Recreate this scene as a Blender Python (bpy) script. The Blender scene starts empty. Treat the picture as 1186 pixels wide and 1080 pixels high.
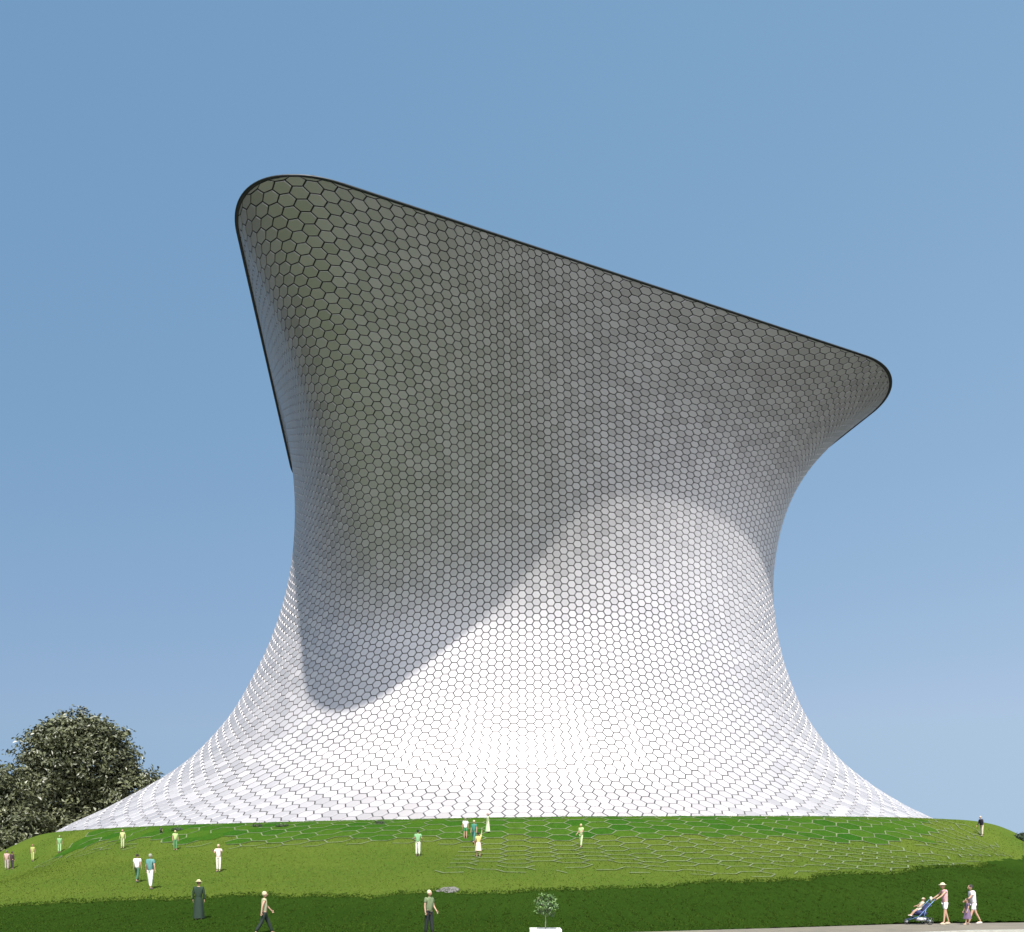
import bpy, bmesh, math, random
import numpy as np
from mathutils import Vector, Matrix, Quaternion, noise

random.seed(7); RNG = np.random.default_rng(7)
scene = bpy.context.scene
COL = scene.collection
EYE = 1.9                                   # camera height above the pavement

# ------------------------------------------------------------ camera, sky, sun, exposure
cam_d = bpy.data.cameras.new('camera'); cam = bpy.data.objects.new('camera', cam_d); COL.objects.link(cam)
cam.location = (0, 0, EYE); cam.rotation_euler = (math.radians(90), 0, 0)
cam_d.sensor_fit = 'HORIZONTAL'; cam_d.sensor_width = 36
cam_d.lens = 36 * 1000 / 1186; cam_d.shift_y = (1020 - 540) / 1186
cam_d.clip_start = .1; cam_d.clip_end = 9000
scene.camera = cam
SUN_EL, SUN_AZ = math.radians(56), math.radians(-179)    # azimuth clockwise from +Y (the view direction)
w = bpy.data.worlds.new('World'); scene.world = w; w.use_nodes = True
nt = w.node_tree; bg = nt.nodes['Background']
sky = nt.nodes.new('ShaderNodeTexSky'); sky.sky_type = 'NISHITA'; sky.sun_disc = False
sky.sun_elevation = SUN_EL; sky.sun_rotation = SUN_AZ
sky.air_density = 1.0; sky.dust_density = .6; sky.ozone_density = 1.0; sky.altitude = 0
# even, slightly milky blue of a hazy city sky: softer towards the horizon, paler to the east
sep = nt.nodes.new('ShaderNodeSeparateColor'); cmb = nt.nodes.new('ShaderNodeCombineColor'); nt.links.new(sky.outputs[0], sep.inputs[0])
dirn = nt.nodes.new('ShaderNodeSeparateXYZ'); nt.links.new(nt.nodes.new('ShaderNodeTexCoord').outputs['Generated'], dirn.inputs[0])
for i, (gm, amp, kx, top) in enumerate(((.50, 1.04, .29, 3.0), (.30, 1.60, .20, 4.7), (.25, 2.24, .13, 5.8))):
    mn = nt.nodes.new('ShaderNodeMath'); mn.operation = 'MINIMUM'; nt.links.new(sep.outputs[i], mn.inputs[0]); mn.inputs[1].default_value = top
    p = nt.nodes.new('ShaderNodeMath'); p.operation = 'POWER'; nt.links.new(mn.outputs[0], p.inputs[0]); p.inputs[1].default_value = gm
    e = nt.nodes.new('ShaderNodeMath'); e.operation = 'MULTIPLY_ADD'; nt.links.new(dirn.outputs[0], e.inputs[0]); e.inputs[1].default_value = kx * amp; e.inputs[2].default_value = amp
    m = nt.nodes.new('ShaderNodeMath'); m.operation = 'MULTIPLY'; nt.links.new(p.outputs[0], m.inputs[0]); nt.links.new(e.outputs[0], m.inputs[1]); nt.links.new(m.outputs[0], cmb.inputs[i])
# white fill glow added in the unseen sky behind the camera, lifts tower shade
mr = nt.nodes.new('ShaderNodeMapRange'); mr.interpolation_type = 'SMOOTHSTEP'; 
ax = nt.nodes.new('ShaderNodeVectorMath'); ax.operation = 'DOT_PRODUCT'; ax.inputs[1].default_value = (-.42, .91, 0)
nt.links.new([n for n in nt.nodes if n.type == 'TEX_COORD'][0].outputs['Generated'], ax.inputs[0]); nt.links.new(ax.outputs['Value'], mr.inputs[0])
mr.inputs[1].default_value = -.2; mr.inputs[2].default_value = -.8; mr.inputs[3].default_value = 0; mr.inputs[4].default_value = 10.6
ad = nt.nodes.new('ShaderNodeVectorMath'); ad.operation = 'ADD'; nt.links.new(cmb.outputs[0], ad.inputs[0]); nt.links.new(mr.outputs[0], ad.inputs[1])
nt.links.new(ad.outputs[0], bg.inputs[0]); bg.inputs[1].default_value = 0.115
sd = bpy.data.lights.new('sun', 'SUN'); sd.energy = 4.6; sd.angle = math.radians(1.2); sd.color = (1, .965, .91)
sun = bpy.data.objects.new('sun', sd); COL.objects.link(sun)
sdir = Vector((math.sin(SUN_AZ) * math.cos(SUN_EL), math.cos(SUN_AZ) * math.cos(SUN_EL), math.sin(SUN_EL)))
sun.rotation_euler = sdir.to_track_quat('Z', 'Y').to_euler(); sun.location = (0, -30, 80)
scene.view_settings.view_transform = 'Standard'; scene.view_settings.look = 'None'
scene.view_settings.exposure = 0.80; scene.view_settings.gamma = 1.0

# ------------------------------------------------------------ helpers
def tag(o, label=None, cat=None, group=None, kind=None):
    if label: o['label'] = label
    if cat: o['category'] = cat
    if group: o['group'] = group
    if kind: o['kind'] = kind
    return o
def empty(name, loc, rz=0, scale=1):
    o = bpy.data.objects.new(name, None); COL.objects.link(o); o.location = loc
    o.rotation_euler = (0, 0, rz); o.scale = (scale,) * 3; o.empty_display_size = .3
    return o
def meshobj(name, V, F, mats, parent=None, fm=None, smooth=False, attrs=None):
    me = bpy.data.meshes.new(name)
    me.from_pydata([tuple(map(float, v)) for v in V], [], F)
    for m in (mats if isinstance(mats, (list, tuple)) else [mats]): me.materials.append(m)
    if fm is not None: me.polygons.foreach_set('material_index', np.asarray(fm, dtype=np.int32))
    if smooth: me.polygons.foreach_set('use_smooth', np.ones(len(me.polygons), dtype=bool))
    if attrs:
        for k, v in attrs.items():
            a = me.attributes.new(k, 'FLOAT', 'FACE'); a.data.foreach_set('value', np.asarray(v, dtype=np.float32))
    me.update()
    o = bpy.data.objects.new(name, me); COL.objects.link(o)
    if parent: o.parent = parent
    return o
def dim(c): return tuple(x * .77 for x in c)
class NT:
    def __init__(s, name):
        s.m = bpy.data.materials.new(name); s.m.use_nodes = True; s.t = s.m.node_tree
        s.b = s.t.nodes['Principled BSDF']
    def n(s, k, **kw):
        q = s.t.nodes.new(k)
        for a, v in kw.items(): setattr(q, a, v)
        return q
    def l(s, a, b): s.t.links.new(a, b)
    def mix(s, fac, a, b, blend='MIX'):
        q = s.n('ShaderNodeMix', data_type='RGBA', blend_type=blend)
        for i, v in ((0, fac), (6, a), (7, b)):
            if hasattr(v, 'links') or isinstance(v, bpy.types.NodeSocket): s.l(v, q.inputs[i])
            elif i == 0: q.inputs[0].default_value = v
            else: q.inputs[i].default_value = (*v, 1)
        return q.outputs[2]
    def noise(s, scale, detail=4, rough=.55, co=None, dist=0):
        q = s.n('ShaderNodeTexNoise'); q.inputs['Scale'].default_value = scale
        q.inputs['Detail'].default_value = detail; q.inputs['Roughness'].default_value = rough
        q.inputs['Distortion'].default_value = dist
        if co is None: co = s.n('ShaderNodeTexCoord').outputs['Object']
        s.l(co, q.inputs['Vector']); return q.outputs['Fac']
    def ramp(s, f, a, b):
        q = s.n('ShaderNodeMapRange'); s.l(f, q.inputs[0]); q.inputs[1].default_value = a; q.inputs[2].default_value = b
        return q.outputs[0]
    def bump(s, f, strength, dist):
        q = s.n('ShaderNodeBump'); s.l(f, q.inputs['Height']); q.inputs['Strength'].default_value = strength
        q.inputs['Distance'].default_value = dist; s.l(q.outputs[0], s.b.inputs['Normal'])
def plain(name, col, rough=.8, var=.18, scale=9, metal=0, bump=0):
    col = dim(col)
    k = NT(name); f = k.ramp(k.noise(scale), .3, .7)
    c = k.mix(f, tuple(x * (1 - var) for x in col), tuple(min(1, x * (1 + var)) for x in col))
    k.l(c, k.b.inputs['Base Color']); k.b.inputs['Roughness'].default_value = rough
    k.b.inputs['Metallic'].default_value = metal
    if bump: k.bump(k.noise(scale * 4), bump, .02)
    return k.m

# ------------------------------------------------------------ the tower's shape (heights h are above eye level)
HR, YC = 51.0, 98.0
def smooth(a, b, x):
    t = np.clip((x - a) / (b - a), 0, 1); return t * t * (3 - 2 * t)
NL = 1200
def roof_curve(n):
    P = [np.array(p, float) for p in ((-20.2, 59.9), (41.0, 87.0), (34.0, 113.0), (-28.6, 117.0))]
    T = [8.2, 7.5, 11, 11]; pts = []
    for i, p in enumerate(P):
        a = P[i - 1] - p; b = P[(i + 1) % 4] - p
        a /= np.linalg.norm(a); b /= np.linalg.norm(b)
        A = p + a * T[i]; B = p + b * T[i]; c1 = p + a * T[i] * .42; c2 = p + b * T[i] * .42
        for t in np.linspace(0, 1, 60):
            pts.append((1-t)**3*A + 3*(1-t)**2*t*c1 + 3*(1-t)*t*t*c2 + t**3*B)
    pts = np.array(pts + [pts[0]])
    d = np.r_[0, np.cumsum(np.linalg.norm(np.diff(pts, axis=0), axis=1))]
    s = np.linspace(0, d[-1], 4 * n + 1)[:-1]
    Q = np.c_[np.interp(s, d, pts[:, 0]), np.interp(s, d, pts[:, 1])]
    k = min((i for i in range(4 * n) if Q[i, 1] < 80), key=lambda i: abs(Q[i, 0] - .5))
    Q = np.roll(Q, 2 * n - k, axis=0)
    u = np.arange(n) / n; su = u - .18 * np.sin(2 * np.pi * (u - .5)) / (2 * np.pi) + .10 * np.sin(4 * np.pi * (u - .5)) / (4 * np.pi) - .34 * np.sin(8 * np.pi * (u - .5)) / (8 * np.pi)
    Q2 = np.vstack([Q, Q[:1]]); x = np.arange(4 * n + 1) / (4 * n)
    return np.c_[np.interp(su % 1, x, Q2[:, 0]), np.interp(su % 1, x, Q2[:, 1])]
ROOF = roof_curve(NL)
KH = [2, 5, 8, 12, 17, 23, 30, 38, 51.]
AL = [53.6, 51.6, 45.88, 38.95, 33.63, 29.85, 26.73, 24.12, 21.09]
AR = [51.8, 48.77, 43.0, 37.13, 32.72, 29.9, 28.28, 27.06, 23.87]
FY = [70., 75.3, 79.4, 82., 83.6, 84.4, 84.6, 84.6, 84.6]
BY = [26, 23, 20, 18, 16.5, 16, 16, 16, 16]
def curve(yk, x):
    xk = np.asarray(KH, float); yk = np.asarray(yk, float)
    h = np.diff(xk); dl = np.diff(yk) / h; m = np.zeros_like(yk)
    for i in range(1, len(yk) - 1): m[i] = (dl[i-1]*h[i] + dl[i]*h[i-1]) / (h[i] + h[i-1])
    m[0] = dl[0]*1.5 - m[1]*.5; m[-1] = dl[-1]*1.5 - m[-2]*.5
    i = min(max(int(np.searchsorted(xk, x)) - 1, 0), len(h) - 1); t = (x - xk[i]) / h[i]
    return (2*t**3-3*t*t+1)*yk[i] + (t**3-2*t*t+t)*h[i]*m[i] + (-2*t**3+3*t*t)*yk[i+1] + (t**3-t*t)*h[i]*m[i+1]
def level(h):
    n = 1200; th = np.linspace(0, 2*np.pi, 2*n + 1); c = -np.sin(th); s = np.cos(th)
    x = 1.0 + np.where(c < 0, curve(AL, h), curve(AR, h)) * c
    y = YC + np.where(s > 0, curve(BY, h), YC - curve(FY, h)) * s
    d = np.r_[0, np.cumsum(np.hypot(np.diff(x), np.diff(y)))]; u = np.empty_like(d)
    u[:n+1] = .5 * d[:n+1] / d[n]; u[n:] = .5 + .5 * (d[n:] - d[n]) / (d[-1] - d[n])
    uu = np.arange(NL) / NL
    E = np.c_[np.interp(uu, u, x), np.interp(uu, u, y)]
    t = max(0, (h - 24.) / (HR - 24.)); su = smooth(.52, .68, uu) * (1 - smooth(.82, .98, uu)); ww = (t ** (1.8 + 1.1 * su))[:, None]
    return (1 - ww) * E + ww * ROOF
HS = np.linspace(2.5, HR, 195)
LV = np.stack([np.c_[level(h), np.full(NL, h)] for h in HS])       # (levels, NL, 3)

# ------------------------------------------------------------ terrain
FD = np.array([-400, -3, 0, 3, 6, 12, 18, 30, 38, 48, 9000.]); FH = np.array([0, 0, .05, .6, 1.4, 3.0, 4.2, 6.1, 7.35, 7.5, 7.5])
def terr_h(x, y):
    """ground height above eye level"""
    x = np.asarray(x, float); y = np.asarray(y, float)
    dx = x - 1; dy = y - 97
    a = np.where(dx < 0, 52.6, 48.5 + 2.2 * smooth(10, 48, dx)); b = np.where(dy < 0, 22.3, 26)
    r = np.sqrt((dx / a) ** 2 + (dy / b) ** 2) + 1e-9
    d = (r - 1) * np.hypot(dx, dy) / r
    d = d * (1 + 1.1 * smooth(32, 50, -dx) + .8 * smooth(32, 52, dx))
    drop = np.interp(d, FD, FH)
    for e in (1.5, -1.5, 3, -3): drop = drop + np.interp(d + e, FD, FH)
    drop = drop / 5
    top = 5.62 + .013 * np.clip(x, -60, 60)
    k = np.clip(1 - drop / 7.5, 0, 1)
    bumps = .10 * np.sin(x * .21 + 1.3) * np.sin(y * .27) + .05 * np.sin(x * .57 + y * .31)
    out = -EYE + (top + EYE) * k + bumps * smooth(.02, .35, k) * smooth(-1.5, 2.5, d)
    return out
def gz(x, y): return float(terr_h(x, y)) + EYE
def ground_at(px, py):
    """point of the ground seen in that direction from the pavement (used once to lay things on the slope)"""
    ax, ah = (px - 593) / 1000, (1020 - py) / 1000
    Y = np.linspace(18, 130, 4500); g = terr_h(ax * Y, Y) - ah * Y
    i = int(np.argmax(g >= 0))
    y = Y[i]; return float(ax * y), float(y)

# ------------------------------------------------------------ materials of the setting
def grass_mat(name, a, b, c, big=.12):
    a, b, c = ((x[0] * .72, x[1] * .77, x[2] * .80) for x in (a, b, c))
    k = NT(name)
    f1 = k.ramp(k.noise(big, 5), .35, .65); f2 = k.ramp(k.noise(2.2, 6, .7), .3, .7); f3 = k.ramp(k.noise(14, 3, .7), .3, .72)
    c1 = k.mix(f1, a, b); c2 = k.mix(f2, c1, c)
    mm = k.n('ShaderNodeMath', operation='MULTIPLY'); k.l(f2, mm.inputs[0]); mm.inputs[1].default_value = .55
    c2 = k.mix(mm.outputs[0], c1, c)
    v = k.mix(f3, (.72, .72, .72), (1.22, 1.22, 1.2)); cc = k.mix(1.0, c2, v, 'MULTIPLY')
    if name == 'lawn_grass':      # beyond the mound the same sheet is grey city ground
        sp = k.n('ShaderNodeSeparateXYZ'); k.l(k.n('ShaderNodeTexCoord').outputs['Object'], sp.inputs[0])
        a1 = k.n('ShaderNodeMath', operation='ABSOLUTE'); k.l(sp.outputs[0], a1.inputs[0])
        fx = k.ramp(a1.outputs[0], 66, 67); fy = k.ramp(sp.outputs[1], 24, 22); fz = k.ramp(sp.outputs[1], 150, 152)
        mx = k.n('ShaderNodeMath', operation='MAXIMUM'); k.l(fx, mx.inputs[0]); k.l(fy, mx.inputs[1])
        m2 = k.n('ShaderNodeMath', operation='MAXIMUM'); k.l(mx.outputs[0], m2.inputs[0]); k.l(fz, m2.inputs[1])
        cc = k.mix(m2.outputs[0], cc, k.mix(k.ramp(k.noise(.06, 5), .35, .65), (.030, .029, .028), (.060, .057, .053)))
    k.l(cc, k.b.inputs['Base Color']); k.b.inputs['Roughness'].default_value = .95
    k.b.inputs['Specular IOR Level'].default_value = .0
    k.bump(k.noise(9, 6, .8), .7, .12)
    return k.m
M_lawn = grass_mat('lawn_grass', (.1008, .1440, .0198), (.0666, .1224, .0162), (.1350, .1485, .0306))
M_cell = grass_mat('turf_green', (.055, .165, .018), (.080, .200, .022), (.10, .17, .04), .35)
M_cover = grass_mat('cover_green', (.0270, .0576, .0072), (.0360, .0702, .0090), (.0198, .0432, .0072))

# ground: one sheet to the horizon, fine under the mound
gx = np.r_[-4000, -2200, -1200, -700, -400, -240, -160, -120, -100, np.arange(-90, 90.1, .75), 100, 120, 160, 240, 400, 700, 1200, 2200, 4000]
gy = np.r_[-4000, -2200, -1200, -700, -400, -200, -100, -50, -20, 0, 10, 18, np.arange(22, 145, .6), 150, 160, 180, 220, 300, 450, 700, 1200, 2200, 4500]
X, Y = np.meshgrid(gx, gy); Z = terr_h(X, Y) + EYE
ny, nx = X.shape
idx = np.arange(nx * ny).reshape(ny, nx)
F = np.stack([idx[:-1, :-1], idx[:-1, 1:], idx[1:, 1:], idx[1:, :-1]], -1).reshape(-1, 4).tolist()
g = meshobj('lawn', np.c_[X.ravel(), Y.ravel(), Z.ravel()], F, M_lawn, smooth=True); tag(g, kind='structure')

# darker ground cover along the foot of the mound
EDGE_PX = [(-60, 1052), (0, 1050), (60, 1046), (110, 1043), (200, 1041), (262, 1038), (300, 1036), (340, 1038), (430, 1039), (470, 1035), (505, 1032),
           (545, 1034), (600, 1034), (640, 1030), (700, 1029), (760, 1027), (800, 1023), (880, 1021), (935, 1019), (950, 1013), (1050, 1010),
           (1075, 1004), (1135, 1003), (1150, 996), (1186, 990)]
EDGE = np.array([ground_at(*p) for p in EDGE_PX])
EDGE = EDGE[EDGE[:, 1] > 25]; EDGE = np.vstack([EDGE, EDGE[-1] + [4, 3.]])
EDGE = EDGE[np.argsort(EDGE[:, 0])]
def cover_edge(x):
    return np.interp(x, EDGE[:, 0], EDGE[:, 1]) + .35 * np.sin(x * 2.1) * np.sin(x * .83 + 1) + .12 * np.sin(x * 7.3)
PATHX = np.array([-90, -20, -5, 4, 10, 16.5, 22.8, 34, 60, 110.]); PATHY = np.array([8, 25.0, 27.6, 29.5, 32.2, 35.4, 36.6, 41.5, 52, 70.])
def path_edge(x): return np.interp(x, PATHX, PATHY)
xs = np.arange(EDGE[0, 0] - 1, EDGE[-1, 0] + 1, .15)
V = []; F = []; NR = 26
for i, x in enumerate(xs):
    y0 = path_edge(x) + .02; y1 = cover_edge(x)
    for j in range(NR):
        y = y0 + (y1 - y0) * j / (NR - 1)
        z = gz(x, y) + (.07 + .035 * math.sin(x * 9 + 3 * math.sin(y * 4)) * math.sin(y * 7.7)) * min(1, (NR - 1 - j) / 2) - (.02 if j == NR - 1 else 0)
        V.append((x, y, z))
for i in range(len(xs) - 1):
    for j in range(NR - 1):
        a = i * NR + j; F.append((a, a + NR, a + NR + 1, a + 1))
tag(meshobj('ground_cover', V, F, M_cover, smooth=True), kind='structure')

# pavement, kerb and road
k = NT('pale_paving'); f = k.ramp(k.noise(1.3, 6), .3, .7); br = k.n('ShaderNodeTexBrick')
br.inputs['Scale'].default_value = 1.0; br.inputs['Brick Width'].default_value = .9; br.inputs['Row Height'].default_value = .6
br.inputs['Mortar Size'].default_value = .012; br.inputs['Color1'].default_value = (.16, .14, .105, 1); br.inputs['Color2'].default_value = (.135, .12, .09, 1)
br.inputs['Mortar'].default_value = (.08, .07, .055, 1); k.l(k.n('ShaderNodeTexCoord').outputs['Object'], br.inputs['Vector'])
k.l(k.mix(f, (.85, .85, .85), (1.1, 1.08, 1.05)), k.b.inputs['Base Color'])
k.l(k.mix(1.0, br.outputs[0], k.mix(f, (.85, .85, .85), (1.1, 1.08, 1.05)), 'MULTIPLY'), k.b.inputs['Base Color']); k.b.inputs['Roughness'].default_value = .9
M_pave = k.m
M_kerb = plain('kerb_stone', (.42, .40, .36), .85, .12, 3, bump=.3)
M_road = plain('asphalt', (.055, .052, .05), .9, .2, 5, bump=.4)
def ribbon(name, off0, off1, z0, z1, mat):
    xs = np.arange(-60, 80, .5); V = []; F = []
    for x in xs:
        y = path_edge(x); V += [(x, y - off0, z1), (x, y - off1, z1), (x, y - off1, z0), (x, y - off0, z0)]
    for i in range(len(xs) - 1):
        a = i * 4
        for q in range(4): F.append((a + q, a + (q + 1) % 4, a + 4 + (q + 1) % 4, a + 4 + q))
    return tag(meshobj(name, V, F, mat), kind='structure')
ribbon('pavement', 0, 4.6, -.1, .13, M_pave)
ribbon('kerb', 4.602, 4.78, -.1, .135, M_kerb)
ribbon('road', 4.785, 24, -.2, .012, M_road)

# hexagonal turf cells and their pale edging, laid over the mound in front of the tower
CP, RP = 1.62, 2.25
def lat(c, r):
    s = c * CP; d = .7 + r * RP
    x = s * (1 + .004 * d) + 2; y = 75.6 + .0036 * s * s + .00000045 * s ** 4 - d * (1 - .08 * smooth(0, 30, d))
    return float(x), float(y)
HEX = [(2/3, 0), (1/3, .5), (-1/3, .5), (-2/3, 0), (-1/3, -.5), (1/3, -.5)]
V = []; F = []; tone = []
EV = []; EF = []; seen = set()
for c in range(-25, 27):
    for r in range(0, 12):
        cr = r + .5 * (c % 2)
        cx, cy = lat(c, cr)
        lim = 4.4 - 1.2 * smooth(22, 40, abs(cx)) + .25 * math.sin(c * 1.7)
        green = cr <= lim - (cx < -22) * .8 - 5 * smooth(33, 44, cx)
        if green:
            base = len(V); ring = []
            V.append((cx, cy, gz(cx, cy) + .03))
            for q in (1, 2, 3):
                for e in range(6):
                    for t in range(4):
                        a = HEX[e]; b = HEX[(e + 1) % 6]
                        hx, hy = a[0] + (b[0] - a[0]) * t / 4, a[1] + (b[1] - a[1]) * t / 4
                        x, y = lat(c + hx * q / 3, cr + hy * q / 3); V.append((x, y, gz(x, y) + .03))
            for t in range(24):
                F.append((base, base + 1 + t, base + 1 + (t + 1) % 24))
                for q in (0, 1):
                    F.append((base + 1 + q*24 + t, base + 25 + q*24 + t, base + 25 + q*24 + (t + 1) % 24, base + 1 + q*24 + (t + 1) % 24))
            tone += [random.random()] * 72
        keep = .96 if cx > -4 else (.93 if cr < 5.2 and cx > -22 else (.55 if cr < 4.5 else 0))
        if cx > -4 and cr > 9.5: keep = .6
        if cx > 44: keep = 0
        if cx > 30: keep *= .9 if cr < 5 else .6
        if cy < cover_edge(cx) + 1.9: continue
        for e in range(6):
            a = HEX[e]; b = HEX[(e + 1) % 6]
            kk = (round((c + (a[0] + b[0]) / 2) * 6), round((cr + (a[1] + b[1]) / 2) * 8))
            if kk in seen: continue
            seen.add(kk)
            if random.random() > keep: continue
            pts = [lat(c + a[0] + (b[0]-a[0])*t/5, cr + a[1] + (b[1]-a[1])*t/5) for t in range(6)]
            dx, dy = pts[-1][0] - pts[0][0], pts[-1][1] - pts[0][1]; L = math.hypot(dx, dy)
            wd = .042 if cr < 4.5 else .045; nx_, ny_ = -dy / L * wd, dx / L * wd * 1.7
            b0 = len(EV)
            for t, (x, y) in enumerate(pts):
                j = .7 + .6 * random.random()
                for sg in (-1, 1):
                    xx, yy = x + sg * nx_ * j, y + sg * ny_ * j; EV.append((xx, yy, gz(xx, yy) + .055))
            for t in range(5): EF.append((b0 + 2*t, b0 + 2*t + 1, b0 + 2*t + 3, b0 + 2*t + 2))
k = NT('turf_cell_green')
at = k.n('ShaderNodeAttribute', attribute_name='tone'); f2 = k.ramp(k.noise(3, 6, .7), .3, .7)
c1 = k.mix(at.outputs['Fac'], (.020, .070, .0075), (.044, .090, .0105)); c2 = k.mix(f2, (.75, .75, .75), (1.2, 1.2, 1.2))
k.l(k.mix(1.0, c1, c2, 'MULTIPLY'), k.b.inputs['Base Color']); k.b.inputs['Roughness'].default_value = .95
k.b.inputs['Specular IOR Level'].default_value = .0; k.bump(k.noise(9, 6, .8), .6, .1)
tag(meshobj('turf', V, F, k.m, smooth=True, attrs={'tone': tone}), kind='structure')
M_edge = plain('edging_stone', (.125, .16, .07), .95, .35, 1.2)
tag(meshobj('turf_edging', EV, EF, M_edge), kind='structure')

# grass blades (tufts) on the lawn and the ground cover
def tufts(name, pts, hgt, wid, mat, n=3):
    P = np.asarray(pts); m = len(P); B = []
    for q in range(n):
        a = RNG.uniform(0, 2*np.pi, m); hh = hgt * RNG.uniform(.55, 1.25, m); ww = wid * RNG.uniform(.7, 1.3, m)
        o = RNG.normal(0, wid, (m, 2)); lean = RNG.normal(0, .45, (m, 2)) * hh[:, None]
        dx, dy = np.cos(a) * ww, np.sin(a) * ww
        v0 = np.c_[P[:, 0] + o[:, 0] - dx, P[:, 1] + o[:, 1] - dy, P[:, 2] - .01]
        v1 = np.c_[P[:, 0] + o[:, 0] + dx, P[:, 1] + o[:, 1] + dy, P[:, 2] - .01]
        v2 = np.c_[P[:, 0] + o[:, 0] + lean[:, 0], P[:, 1] + o[:, 1] + lean[:, 1], P[:, 2] + hh]
        B.append(np.stack([v0, v1, v2], 1))
    V = np.concatenate(B).reshape(-1, 3); F = np.arange(len(V)).reshape(-1, 3).tolist()
    return meshobj(name, V, F, mat, attrs={'tone': RNG.uniform(0, 1, len(F))})
def blade_mat(name, a, b):
    a, b = dim(a), dim(b)
    k = NT(name); at = k.n('ShaderNodeAttribute', attribute_name='tone')
    k.l(k.mix(at.outputs['Fac'], a, b), k.b.inputs['Base Color']); k.b.inputs['Roughness'].default_value = .8
    k.b.inputs['Specular IOR Level'].default_value = .02
    return k.m
px = RNG.uniform(-34, 34, 60000); t = RNG.uniform(0, 1, 60000)
py = path_edge(px) + .05 + t * (cover_edge(px) - path_edge(px)) + (t > .9) * np.abs(RNG.normal(0, .35, len(px)))
ok = (py > path_edge(px)) & (np.abs(px) < py * .64) & (px > EDGE[0, 0]) & (px < EDGE[-1, 0]); px, py = px[ok], py[ok]
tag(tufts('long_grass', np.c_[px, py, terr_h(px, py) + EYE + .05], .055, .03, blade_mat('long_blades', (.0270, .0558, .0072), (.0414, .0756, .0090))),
    'dark green longer grass covering the foot of the mound', 'grass', kind='stuff')
px = RNG.uniform(-52, 58, 110000); py = RNG.uniform(40, 84, 110000)
ok = (py > cover_edge(px) + .1) & (np.abs(px) < py * .64) & (terr_h(px, py) / py < .0745); px, py = px[ok], py[ok]
tag(tufts('short_grass', np.c_[px, py, terr_h(px, py) + EYE], .055, .03, blade_mat('short_blades', (.0792, .1305, .0162), (.1152, .1485, .0252)), 2),
    'short sunlit olive green grass over the mound', 'grass', kind='stuff')

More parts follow.
